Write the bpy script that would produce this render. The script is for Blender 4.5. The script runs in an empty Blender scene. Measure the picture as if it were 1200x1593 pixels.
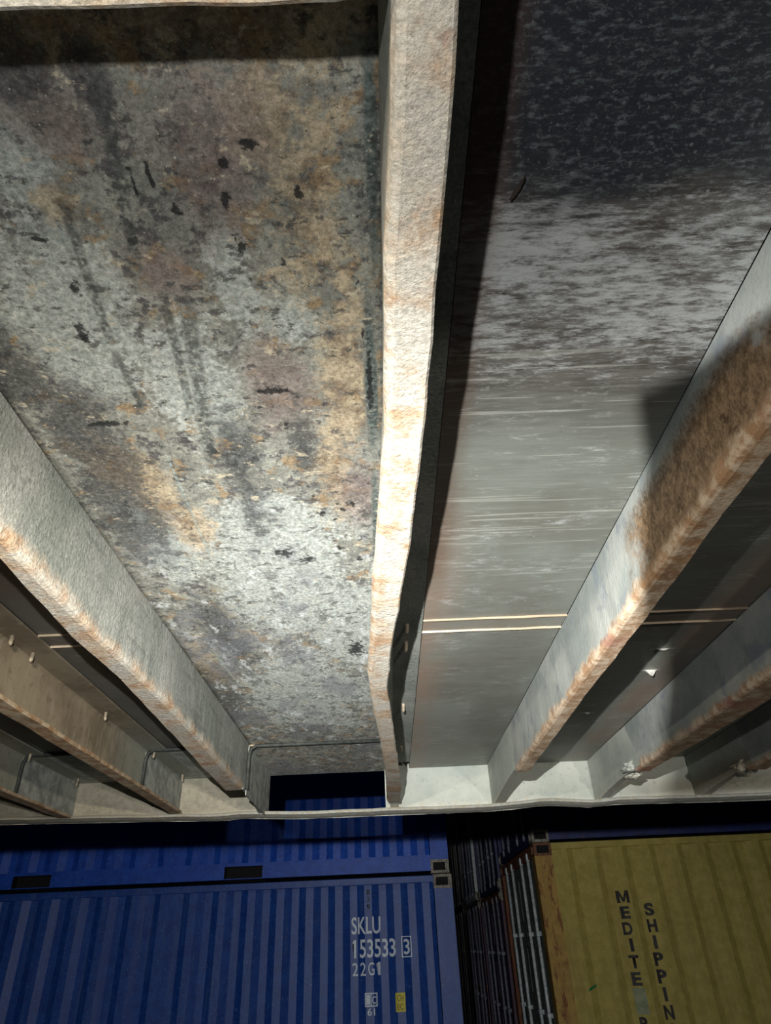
import bpy, bmesh, math, random
from mathutils import Matrix, Vector, noise as mnoise
random.seed(7)
S = bpy.context.scene
COL = S.collection
H = 2.026                      # eye height of the photographer above the yard; built coordinates are relative to the eye

# ---------------------------------------------------------------- camera
cam_d = bpy.data.cameras.new('camera'); cam = bpy.data.objects.new('camera', cam_d); COL.objects.link(cam)
cam_d.sensor_fit = 'VERTICAL'; cam_d.sensor_height = 24.0; cam_d.lens = 24.0*1022/1593
cam_d.clip_start = .01; cam_d.clip_end = 200
AX = Vector((0.9992088, 0.0369707, -0.0146591)); AY = Vector((0.0081626, -0.5513809, -0.8342137)); AZ = Vector((-0.0389243, 0.8334339, -0.5512465))
# rows are the world axes seen from the camera, which is the camera-to-world matrix
R = Matrix((AX, AY, AZ))
cam.matrix_world = Matrix.Translation((0, 0, H)) @ R.to_4x4()
S.camera = cam

# ---------------------------------------------------------------- world and exposure
w = bpy.data.worlds.new('night_sky'); S.world = w; w.use_nodes = True
w.node_tree.nodes['Background'].inputs[0].default_value = (.55, .7, 1, 1)
w.node_tree.nodes['Background'].inputs[1].default_value = .004
S.view_settings.view_transform = 'Standard'; S.view_settings.look = 'None'
S.view_settings.exposure = 0.0; S.view_settings.gamma = 1.0; S.view_settings.use_curve_mapping = False

# ---------------------------------------------------------------- lights
TORCH = Vector((-.068, -.03, .10)); AIM_AZ = math.radians(0); AIM_EL = math.radians(11)
def torch_light(name, loc, az, el, power, s_az, s_el_up, s_el_dn, floor_, hand=None, color=(1, 1, 1), radius=.004, cap=None, left=1.0):
    """hand torch: a point lamp whose beam falls off away from its axis"""
    d = bpy.data.lights.new(name, 'POINT'); d.energy = power; d.shadow_soft_size = radius; d.color = color
    d.use_nodes = True; nt = d.node_tree; N = nt.nodes; L = nt.links
    em = N['Emission']
    tc = N.new('ShaderNodeTexCoord')
    sp = N.new('ShaderNodeSeparateXYZ'); L.new(tc.outputs['Normal'], sp.inputs[0])
    def m(op, a, b=None, c=None, clamp=False):
        n = N.new('ShaderNodeMath'); n.operation = op; n.use_clamp = clamp
        for i, v in enumerate((a, b, c)):
            if v is None: continue
            if isinstance(v, (int, float)): n.inputs[i].default_value = v
            else: L.new(v, n.inputs[i])
        return n.outputs[0]
    azn = m('MULTIPLY', m('ARCTAN2', sp.outputs[0], sp.outputs[1]), 57.2958)
    eln = m('MULTIPLY', m('ARCSINE', sp.outputs[2]), 57.2958)
    da = m('DIVIDE', m('SUBTRACT', azn, math.degrees(az)), s_az)
    da = m('ADD', m('MAXIMUM', da, 0.0), m('DIVIDE', m('MINIMUM', da, 0.0), left))
    # when nearly overhead the azimuth means little
    da = m('MULTIPLY', da, m('COSINE', m('MULTIPLY', eln, 1/57.2958)))
    de0 = m('SUBTRACT', eln, math.degrees(el))
    up = m('DIVIDE', m('MAXIMUM', de0, 0.0), s_el_up); dn = m('DIVIDE', m('MINIMUM', de0, 0.0), s_el_dn)
    de = m('ADD', up, dn)
    r2 = m('ADD', m('MULTIPLY', da, da), m('MULTIPLY', de, de))
    g = m('POWER', 2.718, m('MULTIPLY', r2, -.5))
    g = m('ADD', m('MULTIPLY', g, 1-floor_), floor_)
    if hand:
        a0, e0, sa, se, low = hand
        # added mask darkens the lower right of the beam, its caster unknown
        ea = m('MULTIPLY_ADD', eln, .417, a0-4.0)
        fa = m('ADD', m('DIVIDE', m('SUBTRACT', azn, ea), sa), .5, clamp=True)
        fe = m('ADD', m('DIVIDE', m('SUBTRACT', e0, eln), se), .5, clamp=True)
        g = m('MULTIPLY', g, m('SUBTRACT', 1.0, m('MULTIPLY', m('MULTIPLY', fa, fe), 1-low)))
    if cap is not None: g = m('MULTIPLY', g, m('MULTIPLY_ADD', m('DIVIDE', m('SUBTRACT', cap+.25, eln), .5, clamp=True), 1.0, 0.0))
    L.new(g, em.inputs['Strength'])
    o = bpy.data.objects.new(name, d); COL.objects.link(o); o.location = loc + Vector((0, 0, H)); return o
torch_light('torch', TORCH, AIM_AZ, AIM_EL, 265.0, 32, 11.0, 5.5, .014, hand=(24.3, 30, 1.4, 1.1, .10), left=.47, color=(1, .985, .94))
# yard floodlight far behind the photographer, shining low under the lifted container
torch_light('fill_lamp', Vector((.9, -3.0, -.23)), math.radians(-4), math.radians(4), 230.0, 30, 20, 20, .0, color=(1, .92, .82), radius=.03)  # unseen warm lamp added to fill the shadow beside the bent frame
torch_light('floodlight', Vector((-.6, -3.0, -.23)), math.radians(6), math.radians(0), 720.0, 30, 20, 20, .0, color=(.84, .92, 1), radius=.03, cap=6.1)
# second, warmer hand lamp held up on the left, close under the steel
torch_light('hand_lamp', Vector((-.23, .0, .275)), math.radians(-12), math.radians(3), 62.0, 28, 9, 14, .012, color=(1, .88, .70), radius=.006)

# ---------------------------------------------------------------- node helper
class NT:
    def __init__(s, name):
        s.mat = bpy.data.materials.new(name); s.mat.use_nodes = True
        s.t = s.mat.node_tree; s.N = s.t.nodes; s.L = s.t.links
        s.b = s.N['Principled BSDF']
        s.co = s.N.new('ShaderNodeTexCoord').outputs['Object']
        s.sep = s.N.new('ShaderNodeSeparateXYZ'); s.L.new(s.co, s.sep.inputs[0])
        s.x, s.y, s.z = s.sep.outputs
    def put(s, sock, v):
        if isinstance(v, (int, float)): sock.default_value = v
        elif isinstance(v, tuple): sock.default_value = (*v, 1) if len(sock.default_value) == 4 and len(v) == 3 else v
        else: s.L.new(v, sock)
    def m(s, op, a, b=0.0, c=0.0, clamp=False):
        n = s.N.new('ShaderNodeMath'); n.operation = op; n.use_clamp = clamp
        s.put(n.inputs[0], a); s.put(n.inputs[1], b); s.put(n.inputs[2], c); return n.outputs[0]
    def vm(s, op, a, b=(0, 0, 0), out=0):
        n = s.N.new('ShaderNodeVectorMath'); n.operation = op
        s.put(n.inputs[0], a); s.put(n.inputs[1], b); return n.outputs[out]
    def noise(s, scale, detail=4, rough=.55, stretch=(1, 1, 1), dist=0, off=(0, 0, 0)):
        v = s.vm('MULTIPLY', s.co, stretch)
        if off != (0, 0, 0): v = s.vm('ADD', v, off)
        n = s.N.new('ShaderNodeTexNoise'); s.L.new(v, n.inputs['Vector'])
        n.inputs['Scale'].default_value = scale; n.inputs['Detail'].default_value = detail
        n.inputs['Roughness'].default_value = rough; n.inputs['Distortion'].default_value = dist
        return n.outputs['Fac']
    def voro(s, scale, stretch=(1, 1, 1), feature='F1', rnd=1):
        v = s.vm('MULTIPLY', s.co, stretch)
        n = s.N.new('ShaderNodeTexVoronoi'); n.feature = feature; s.L.new(v, n.inputs['Vector'])
        n.inputs['Scale'].default_value = scale; n.inputs['Randomness'].default_value = rnd; return n.outputs['Distance']
    def ramp(s, v, a, b, c=0.0, d=1.0):
        n = s.N.new('ShaderNodeMapRange'); n.interpolation_type = 'SMOOTHSTEP'
        s.put(n.inputs[0], v)
        for i, q in enumerate((a, b, c, d)): n.inputs[i+1].default_value = q
        return n.outputs[0]
    def mix(s, f, a, b, mode='MIX'):
        n = s.N.new('ShaderNodeMix'); n.data_type = 'RGBA'; n.blend_type = mode
        s.put(n.inputs[0], f); s.put(n.inputs[6], a); s.put(n.inputs[7], b); return n.outputs[2]
    def blobs(s, lst, nz, k=.9, soft=.5, grow=1.0):
        """largest of several oval patches lying at their own places on the surface, with ragged edges"""
        res = None
        for (cx, cy, rx, ry) in lst:
            v = s.vm('SUBTRACT', s.co, (cx, cy, 0)); v = s.vm('MULTIPLY', v, (1/(rx*grow), 1/(ry*grow), 0))
            l = s.vm('LENGTH', v, out=1)
            res = l if res is None else s.m('MINIMUM', res, l)
        q = s.m('ADD', s.m('SUBTRACT', 1.0, res), s.m('MULTIPLY', s.m('SUBTRACT', nz, .5), k*2))
        return s.ramp(q, 0, soft)
    def seg(s, x0, y0, x1, y1, wd):
        L = math.hypot(x1-x0, y1-y0); ux, uy = (x1-x0)/L, (y1-y0)/L
        v = s.vm('SUBTRACT', s.co, (x0, y0, 0))
        al = s.vm('DOT_PRODUCT', v, (ux, uy, 0), out=1); ac = s.vm('DOT_PRODUCT', v, (-uy, ux, 0), out=1)
        e = s.m('ABSOLUTE', s.m('SUBTRACT', al, L/2)); a = s.ramp(e, L/2*1.05, L/2*.8)
        b = s.ramp(s.m('ABSOLUTE', ac), wd, wd*.35)
        return s.m('MULTIPLY', a, b)
    def bump(s, h, strength=.5, dist=.002):
        n = s.N.new('ShaderNodeBump'); n.inputs['Strength'].default_value = strength; n.inputs['Distance'].default_value = dist
        s.put(n.inputs['Height'], h); s.L.new(n.outputs[0], s.b.inputs['Normal'])
    def done(s, col, rough=.6, metal=0, spec=.4):
        s.put(s.b.inputs['Base Color'], col); s.put(s.b.inputs['Roughness'], rough)
        s.put(s.b.inputs['Metallic'], metal); s.put(s.b.inputs['Specular IOR Level'], spec); return s.mat
def sr(r, g, b):
    f = lambda c: (c/255/12.92) if c/255 <= .04045 else ((c/255+.055)/1.055)**2.4
    return (f(r), f(g), f(b))

# ---------------------------------------------------------------- materials
MAUVE = [(-0.2, 0.217, 0.054, 0.036), (-0.106, 0.25, 0.049, 0.069), (-0.093, 0.466, 0.037, 0.08), (-0.018, 0.643, 0.031, 0.08), (-0.166, 0.332, 0.031, 0.036)]
TAN = [(-0.047, 0.286, 0.043, 0.117), (-0.022, 0.435, 0.03, 0.151), (-0.047, 0.615, 0.037, 0.088), (-0.264, 0.628, 0.03, 0.09), (-0.222, 0.27, 0.023, 0.024), (-0.339, 1.22, 0.06, 0.173), (-0.294, 0.576, 0.035, 0.046), (-0.061, 0.221, 0.026, 0.037), (-0.237, 0.715, 0.033, 0.077), (-.1, .15, .3, .035)]
PALE = [(-0.254, 0.373, 0.059, 0.096), (-0.236, 0.242, 0.026, 0.035), (-0.173, 0.462, 0.049, 0.088), (-0.07, 0.388, 0.025, 0.028), (-0.142, 0.864, 0.104, 0.23), (-0.16, 1.397, 0.138, 0.262), (-0.155, 0.72, 0.05, 0.078), (-0.058, 1.062, 0.067, 0.227), (-0.108, 0.352, 0.021, 0.058), (-0.279, 0.778, 0.034, 0.104)]
SLATE = [(-0.33, 0.454, 0.036, 0.068), (-0.308, 0.521, 0.059, 0.081), (-0.311, 0.68, 0.043, 0.13), (-0.152, 0.597, 0.025, 0.135), (-0.265, 1.099, 0.034, 0.177), (-0.169, 0.202, 0.014, 0.038), (-0.361, 1.372, 0.066, 0.21), (-0.212, 0.183, 0.023, 0.028), (-0.079, 0.566, 0.018, 0.056)]
EDGE = [(0.006, 0.249, 0.006, 0.093), (-0.0, 0.47, 0.008, 0.137), (0, .75, .007, .2)]
SPOTS = [(-0.097, 0.472, 0.014, 0.006), (-0.098, 0.312, 0.007, 0.006), (-0.076, 0.235, 0.007, 0.004), (-0.098, 0.246, 0.004, 0.004), (-0.031, 0.674, 0.006, 0.006), (-0.091, 0.523, 0.005, 0.007), (-0.139, 0.28, 0.004, 0.005), (-0.25, 0.301, 0.006, 0.003), (-0.18, 0.305, 0.005, 0.004), (-0.048, 0.27, 0.003, 0.006), (-0.006, 0.405, 0.002, 0.007), (-0.164, 0.262, 0.002, 0.014), (-0.151, 0.253, 0.002, 0.011), (-0.239, 0.347, 0.004, 0.009), (-0.252, 0.394, 0.005, 0.014), (-0.102, 0.274, 0.004, 0.007), (-0.045, 1.152, 0.017, 0.038), (-0.131, 0.789, 0.018, 0.014), (-0.069, 0.696, 0.007, 0.007), (-0.098, 0.81, 0.014, 0.011), (-0.272, 0.513, 0.026, 0.005), (-0.027, 0.815, 0.005, 0.007), (-0.177, 0.56, 0.006, 0.009), (-0.001, 0.461, 0.003, 0.052)]
DARK_LINES = [(-0.164, 0.1949, -0.1743, 0.2665, 0.008), (-0.1743, 0.2665, -0.1835, 0.3309, 0.006), (-0.2195, 0.27, -0.2319, 0.4101, 0.006), (-0.2319, 0.4101, -0.2298, 0.4956, 0.005), (-0.1534, 0.3636, -0.1845, 0.5948, 0.01), (-0.1692, 0.3437, -0.1843, 0.5076, 0.006)]
LIGHT_LINES = [(-0.2278, 0.5631, -0.232, 0.7957, 0.0022), (-0.1512, 0.6758, -0.1257, 0.692, 0.0012), (-0.3052, 1.1247, -0.294, 1.3385, 0.003)]

def mat_pocket():
    t = NT('worn_pocket_steel')
    nL = t.noise(9, 6, .62); nM = t.noise(38, 6, .65, off=(3, 1, 0)); nS = t.noise(150, 4, .6); nF = t.noise(420, 2, .6)
    edge = t.m('ADD', t.m('MULTIPLY', nL, .35), t.m('ADD', t.m('MULTIPLY', nM, .4), t.m('MULTIPLY', nS, .25)))
    edge = t.m('MULTIPLY_ADD', t.m('SUBTRACT', edge, .5), 1.7, .5)
    c = t.mix(t.ramp(nM, .4, .6), sr(128, 130, 124), sr(154, 156, 147))
    c = t.mix(t.ramp(t.noise(60, 5, .7, off=(9, 4, 0)), .52, .6), c, sr(92, 92, 92))
    c = t.mix(t.m('MULTIPLY', t.ramp(t.noise(26, 6, .7, off=(5, 5, 0)), .54, .62), .7), c, sr(158, 132, 96))
    c = t.mix(t.m('MULTIPLY', t.blobs(PALE, edge, 1.3, .3, 1.15), .9), c, t.mix(t.ramp(nS, .4, .62), sr(154, 162, 158), sr(186, 191, 187)))
    c = t.mix(t.m('MULTIPLY', t.blobs(TAN, edge, 2.0, .7), .7), c, t.mix(t.ramp(nM, .38, .62), sr(126, 106, 84), sr(190, 172, 142)))
    c = t.mix(t.m('MULTIPLY', t.blobs(MAUVE, edge, 1.2, .8, 1.2), .75), c, t.mix(t.ramp(nM, .35, .65), sr(112, 100, 97), sr(138, 126, 121)))
    c = t.mix(t.m('MULTIPLY', t.blobs(SLATE, edge, 2.1, .6, 1.05), .8), c, t.mix(t.ramp(nS, .4, .7), sr(52, 55, 58), sr(92, 94, 95)))
    c = t.mix(t.blobs(EDGE, edge, .6, .5), c, t.mix(t.ramp(nS, .4, .7), sr(78, 88, 86), sr(120, 128, 124)))
    # rows of flaking across the plate, speckles and holes in the paint
    fl = t.ramp(t.noise(70, 5, .7, stretch=(.6, 1, 1), off=(1, 7, 2)), .575, .64)
    c = t.mix(t.m('MULTIPLY', fl, .8), c, sr(74, 74, 74))
    fl2 = t.ramp(t.noise(55, 6, .72, stretch=(.7, 1, 1), off=(11, 2, 5)), .60, .66)
    c = t.mix(t.m('MULTIPLY', fl2, .75), c, sr(196, 186, 164))
    far = t.ramp(t.y, .6, .95)
    fA = t.m('MULTIPLY', far, t.ramp(t.noise(48, 7, .75, stretch=(1, .55, 1), off=(3, 8, 5)), .53, .60)); c = t.mix(t.m('MULTIPLY', fA, .7), c, sr(92, 94, 92))
    fB = t.m('MULTIPLY', far, t.ramp(t.noise(40, 7, .75, stretch=(1, .5, 1), off=(13, 1, 6)), .56, .62)); c = t.mix(t.m('MULTIPLY', fB, .7), c, sr(206, 212, 214))
    fC = t.m('MULTIPLY', far, t.ramp(t.noise(10, 5, .7, stretch=(1, .5, 1), off=(3, 11, 6)), .52, .60)); c = t.mix(t.m('MULTIPLY', fC, .5), c, sr(116, 120, 128))
    fl3 = t.ramp(nF, .66, .74); c = t.mix(t.m('MULTIPLY', fl3, .7), c, sr(215, 212, 200))
    fl4 = t.ramp(nF, .34, .27); c = t.mix(t.m('MULTIPLY', fl4, .7), c, sr(40, 40, 42))
    vo = t.m('ADD', t.voro(42, stretch=(1, .8, 1)), t.m('MULTIPLY', t.noise(8, 2, off=(2, 2, 2)), 1.0))
    pits = t.ramp(t.m('ADD', vo, t.m('MULTIPLY', t.m('SUBTRACT', nS, .5), .7)), .50, .43)
    c = t.mix(t.m('MULTIPLY', pits, .85), c, sr(38, 36, 38))
    c = t.mix(t.m('MULTIPLY', t.blobs(SPOTS, t.noise(130, 4, .7), 2.2, .5), .9), c, sr(34, 36, 38))
    dl = None
    for q in DARK_LINES:
        g = t.seg(*q); dl = g if dl is None else t.m('MAXIMUM', dl, g)
    c = t.mix(t.m('MULTIPLY', t.m('MULTIPLY', dl, t.ramp(nS, .38, .55)), .8), c, sr(74, 78, 76))
    ll = None
    for q in LIGHT_LINES:
        g = t.seg(*q); ll = g if ll is None else t.m('MAXIMUM', ll, g)
    c = t.mix(t.m('MULTIPLY', t.m('MULTIPLY', ll, t.ramp(nS, .35, .55)), .8), c, sr(150, 164, 162))
    gr = t.ramp(t.noise(260, 6, .8, off=(6, 6, 6)), .36, .64, .68, 1.35); cg = t.N.new('ShaderNodeCombineXYZ')
    for i in range(3): t.put(cg.inputs[i], gr)
    c = t.mix(1.0, c, cg.outputs[0], 'MULTIPLY')
    h = t.m('ADD', t.m('MULTIPLY', nM, .5), t.m('ADD', t.m('MULTIPLY', nS, .4), t.m('MULTIPLY', fl2, .4)))
    h = t.m('SUBTRACT', h, t.m('ADD', t.m('MULTIPLY', pits, .5), t.m('MULTIPLY', fl, .3)))
    h = t.m('ADD', h, t.m('MULTIPLY', ll, .8))
    t.bump(h, .32, .0009)
    return t.done(c, .62, 0, .3)

def mat_ply():
    t = NT('coated_plywood')
    gx = (.12, 1, 1)
    g1 = t.noise(90, 6, .7, stretch=gx); g2 = t.noise(260, 4, .6, stretch=(.1, 1, 1), off=(2, 0, 0)); nL = t.noise(6, 4, .6); sp = t.noise(300, 5, .75)
    c = t.mix(t.ramp(g1, .35, .65), sr(64, 60, 56), sr(98, 96, 92))
    c = t.mix(t.m('MULTIPLY', t.ramp(g2, .5, .7), .5), c, sr(116, 116, 112))
    # dull olive grey dust over the middle length, bluish black near end painted for the torch beam's falloff
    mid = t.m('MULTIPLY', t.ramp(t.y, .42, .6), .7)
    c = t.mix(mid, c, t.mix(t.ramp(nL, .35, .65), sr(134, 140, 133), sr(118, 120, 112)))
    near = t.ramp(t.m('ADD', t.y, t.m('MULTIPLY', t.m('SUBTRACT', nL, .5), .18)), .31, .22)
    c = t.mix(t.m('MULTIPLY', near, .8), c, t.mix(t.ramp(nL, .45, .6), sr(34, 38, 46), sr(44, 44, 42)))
    # silver weathered strokes lying along the boards
    wn = t.m('ADD', t.m('MULTIPLY', t.noise(170, 8, .82, stretch=(.25, 1, 1), off=(4, 4, 4)), .7), t.m('MULTIPLY', t.noise(14, 3, .6, stretch=(.6, 1, 1)), .3))
    band = t.m('MULTIPLY', t.ramp(t.y, .22, .34), t.ramp(t.y, .50, .38))
    th = t.m('ADD', wn, t.m('MULTIPLY', band, .12))
    c = t.mix(t.m('MULTIPLY', t.ramp(th, .53, .68), .7), c, sr(192, 196, 196))
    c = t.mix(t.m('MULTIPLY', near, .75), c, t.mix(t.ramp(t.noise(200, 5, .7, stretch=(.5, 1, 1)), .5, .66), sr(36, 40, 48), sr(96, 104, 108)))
    # fine pale cracks across
    cr = t.noise(90, 2, .5, stretch=(.06, 1.9, 1), off=(8, 3, 1))
    ck = t.m('MULTIPLY', t.ramp(cr, .60, .64), t.ramp(t.y, .36, .46))
    ck = t.m('MULTIPLY', ck, t.ramp(t.y, 1.0, .8)); c = t.mix(t.m('MULTIPLY', ck, .4), c, sr(180, 182, 174))
    # splashes of pale dust
    s1 = t.ramp(t.m('ADD', sp, t.m('MULTIPLY', near, .05)), .62, .70); c = t.mix(t.m('MULTIPLY', s1, .4), c, sr(130, 134, 136))
    s2 = t.ramp(t.voro(60), .11, .05); c = t.mix(t.m('MULTIPLY', t.m('MULTIPLY', s2, t.ramp(t.noise(12, 2), .5, .6)), .5), c, sr(180, 182, 178))
    # rust washed out of the steel edges and the joint
    rx = t.m('ADD', t.ramp(t.m('ABSOLUTE', t.m('SUBTRACT', t.x, .078)), .075, .0), t.ramp(t.m('ABSOLUTE', t.m('SUBTRACT', t.x, .60)), .06, .01))
    rx = t.m('MULTIPLY', rx, t.ramp(t.y, .55, 1.0)); rj = t.ramp(t.m('ABSOLUTE', t.m('SUBTRACT', t.y, 1.06)), .05, .01)
    rr = t.m('MULTIPLY', t.m('MAXIMUM', rx, t.m('MULTIPLY', rj, .4)), t.ramp(nL, .2, .6))
    c = t.mix(t.m('MULTIPLY', rr, .5), c, sr(150, 122, 104))
    # dark brown bare edge under the first frame
    br = t.m('MULTIPLY', t.ramp(t.x, .115, .085), t.ramp(t.y, 1.0, .8))
    c = t.mix(t.m('MULTIPLY', br, .5), c, sr(84, 56, 38))
    c = t.mix(t.m('MULTIPLY', t.ramp(t.x, -.3, -.4), .6), c, sr(52, 44, 38))  # boards left of the pocket coloured darker for the shade there
    h = t.m('ADD', t.m('MULTIPLY', g1, .7), t.m('ADD', t.m('MULTIPLY', wn, .8), t.m('MULTIPLY', g2, .3)))
    t.bump(h, .4, .001)
    return t.done(c, t.m('MULTIPLY_ADD', g1, .2, .42), 0, .45)

def mat_frame(name='painted_frame_steel', rust=1.0, z0=.345):
    t = NT(name)
    nL = t.noise(7, 5, .6); nM = t.noise(45, 6, .7, off=(2, 2, 0)); nS = t.noise(190, 4, .65)
    c = t.mix(t.ramp(nL, .35, .65), sr(124, 130, 124), sr(150, 152, 148))
    c = t.mix(t.m('MULTIPLY', t.ramp(nM, .56, .66), .5), c, sr(92, 94, 92))
    st = t.noise(50, 4, .6, stretch=(1, .12, 1)); c = t.mix(t.m('MULTIPLY', t.ramp(st, .55, .68), .5), c, sr(98, 102, 98))
    c = t.mix(t.m('MULTIPLY', t.ramp(nS, .64, .72), .7), c, sr(190, 192, 184))
    zz = t.m('ADD', t.z, t.m('ADD', t.m('MULTIPLY', t.m('SUBTRACT', nM, .5), .022), t.m('MULTIPLY', t.m('SUBTRACT', t.noise(13, 5, .7, off=(4, 4, 1)), .5), .05)))
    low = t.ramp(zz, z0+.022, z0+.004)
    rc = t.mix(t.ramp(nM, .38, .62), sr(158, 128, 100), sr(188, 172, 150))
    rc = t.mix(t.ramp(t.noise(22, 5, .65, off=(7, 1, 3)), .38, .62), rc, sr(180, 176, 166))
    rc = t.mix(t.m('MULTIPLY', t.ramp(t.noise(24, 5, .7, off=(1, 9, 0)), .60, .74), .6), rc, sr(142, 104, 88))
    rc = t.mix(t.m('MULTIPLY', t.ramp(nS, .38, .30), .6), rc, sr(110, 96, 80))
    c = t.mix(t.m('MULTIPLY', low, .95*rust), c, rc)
    gr = t.ramp(t.noise(220, 6, .8, off=(6, 6, 6)), .36, .64, .72, 1.12); cg = t.N.new('ShaderNodeCombineXYZ')
    for i in range(3): t.put(cg.inputs[i], gr)
    c = t.mix(1.0, c, cg.outputs[0], 'MULTIPLY')
    t.bump(t.m('ADD', t.m('MULTIPLY', nM, .7), t.m('MULTIPLY', nS, .6)), .9, .0022)
    return t.done(c, .6, 0, .3)

def mat_brown_frame():
    t = NT('brown_frame_steel')  # browner base than the other frames, greyer towards the rail
    nL = t.noise(6, 5, .6); nM = t.noise(40, 6, .7); nS = t.noise(200, 4, .65); v = t.noise(60, 4, .7, stretch=(1, 1, .25))
    c = t.mix(t.ramp(nL, .35, .6), sr(108, 98, 82), sr(132, 122, 104))
    c = t.mix(t.m('MULTIPLY', t.ramp(t.y, 1.45, 1.8), .8), c, sr(126, 132, 124))
    c = t.mix(t.m('MULTIPLY', t.ramp(nM, .55, .65), .5), c, sr(92, 80, 66))
    c = t.mix(t.m('MULTIPLY', t.ramp(v, .55, .68), .35), c, sr(150, 146, 130))
    zz = t.m('ADD', t.z, t.m('MULTIPLY', t.m('SUBTRACT', nM, .5), .04))
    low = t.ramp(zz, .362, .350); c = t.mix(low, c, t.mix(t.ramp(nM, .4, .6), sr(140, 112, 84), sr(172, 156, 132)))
    t.bump(t.m('ADD', nM, t.m('MULTIPLY', nS, .5)), .5, .0014)
    return t.done(c, .62, 0, .3)

def mat_rusty_frame():
    """the first two frames of the plywood side: blistered near end, its brown partly painted shade; cleaner grey towards the rail"""
    t = NT('blistered_frame_steel')
    nL = t.noise(6, 5, .6); nM = t.noise(45, 6, .7); nS = t.noise(170, 5, .7); v = t.noise(130, 6, .8, stretch=(1, 1, .8))
    grey = t.mix(t.ramp(nL, .35, .65), sr(132, 140, 138), sr(164, 168, 164))
    grey = t.mix(t.m('MULTIPLY', t.ramp(t.noise(18, 4, .6), .55, .65), .5), grey, sr(118, 126, 140))
    brown = t.mix(t.ramp(v, .38, .66), sr(92, 72, 52), sr(148, 124, 96))
    brown = t.mix(t.m('MULTIPLY', t.ramp(nM, .58, .66), .8), brown, sr(66, 44, 30))
    ff = t.m('ADD', t.y, t.m('MULTIPLY', t.m('SUBTRACT', nM, .5), .2))
    f = t.m('MULTIPLY', t.ramp(ff, .76, .66), t.ramp(t.m('ADD', ff, t.m('MULTIPLY', t.m('SUBTRACT', .46, t.z), 1.6)), .42, .49))
    zt = t.m('ADD', t.z, t.m('MULTIPLY', t.m('SUBTRACT', v, .5), .05))
    f = t.m('MULTIPLY', f, t.ramp(zt, .455, .42))
    c = t.mix(f, grey, brown)  # brown patch partly stands in for the torch's shadow in warm light
    zz = t.m('ADD', t.z, t.m('ADD', t.m('MULTIPLY', t.m('SUBTRACT', v, .5), .025), t.m('MULTIPLY', t.m('SUBTRACT', t.noise(14, 5, .7, off=(4, 4, 1)), .5), .05)))
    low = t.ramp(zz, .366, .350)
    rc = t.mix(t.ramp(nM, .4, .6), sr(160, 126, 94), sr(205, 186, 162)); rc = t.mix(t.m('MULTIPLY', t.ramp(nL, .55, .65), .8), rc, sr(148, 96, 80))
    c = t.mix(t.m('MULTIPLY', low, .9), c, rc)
    c = t.mix(t.m('MULTIPLY', t.ramp(nS, .35, .28), .6), c, sr(70, 52, 40))
    t.bump(t.m('ADD', t.m('MULTIPLY', nM, .6), t.m('MULTIPLY', nS, .7)), .7, .002)
    return t.done(c, .55, 0, .35)

def mat_rail():
    t = NT('galvanised_rail_steel')
    nL = t.noise(5, 5, .6); nM = t.noise(60, 6, .7); nS = t.noise(260, 4, .6)
    c = t.mix(t.ramp(nL, .35, .65), sr(150, 158, 152), sr(176, 180, 172))
    c = t.mix(t.m('MULTIPLY', t.ramp(nM, .56, .66), .45), c, sr(116, 120, 112))
    le = t.m('ADD', t.ramp(t.x, -.36, -.42), t.m('MULTIPLY', t.ramp(t.m('ADD', t.x, t.m('MULTIPLY', nM, .3)), .8, 1.1), t.ramp(t.z, .42, .37)), clamp=True)
    c = t.mix(t.m('MULTIPLY', le, .75), c, t.mix(t.ramp(nM, .4, .6), sr(112, 102, 84), sr(134, 126, 106)))  # brown at both ends painted for the weaker, warmer light there
    zz = t.m('ADD', t.z, t.m('MULTIPLY', t.m('SUBTRACT', nM, .5), .05))
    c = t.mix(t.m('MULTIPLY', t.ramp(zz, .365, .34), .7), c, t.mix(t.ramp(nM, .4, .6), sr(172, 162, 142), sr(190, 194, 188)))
    c = t.mix(t.m('MULTIPLY', t.ramp(nS, .62, .72), .5), c, sr(210, 212, 205))
    t.bump(t.m('ADD', nM, t.m('MULTIPLY', nS, .6)), .5, .0014)
    return t.done(c, .6, 0, .3)

def simple(name, a, b, scale=20, rough=.55, metal=0, bmp=.2, spec=.4, streak=(1, 1, 1)):
    t = NT(name); n = t.noise(scale, 5, .65, stretch=streak); n2 = t.noise(scale*5, 3, .6)
    c = t.mix(t.ramp(n, .38, .62), sr(*a), sr(*b)); t.bump(t.m('ADD', n, t.m('MULTIPLY', n2, .4)), bmp, .002)
    return t.done(c, rough, metal, spec)

def mat_container(name, base, hi, grime, rust=0.0, spec=.4, rough=.5, grime_amt=.6):
    t = NT(name)
    v = t.noise(5, 5, .65, stretch=(3, 3, .25)); n = t.noise(12, 6, .7); nS = t.noise(90, 3, .6)
    c = t.mix(t.ramp(n, .35, .65), sr(*base), sr(*hi))
    c = t.mix(t.m('MULTIPLY', t.ramp(v, .5, .68), grime_amt), c, sr(*grime))
    c = t.mix(t.m('MULTIPLY', t.ramp(nS, .62, .7), .25), c, sr(190, 190, 185))
    if rust:
        c = t.mix(t.m('MULTIPLY', t.ramp(t.noise(9, 7, .75, stretch=(1.5, 1.5, .5)), .62-.1*rust, .68-.1*rust), .9), c, t.mix(t.ramp(nS, .4, .6), sr(84, 44, 22), sr(140, 84, 40)))
    t.bump(t.m('ADD', n, t.m('MULTIPLY', nS, .2)), .15, .004)
    return t.done(c, rough, 0, spec)

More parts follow.
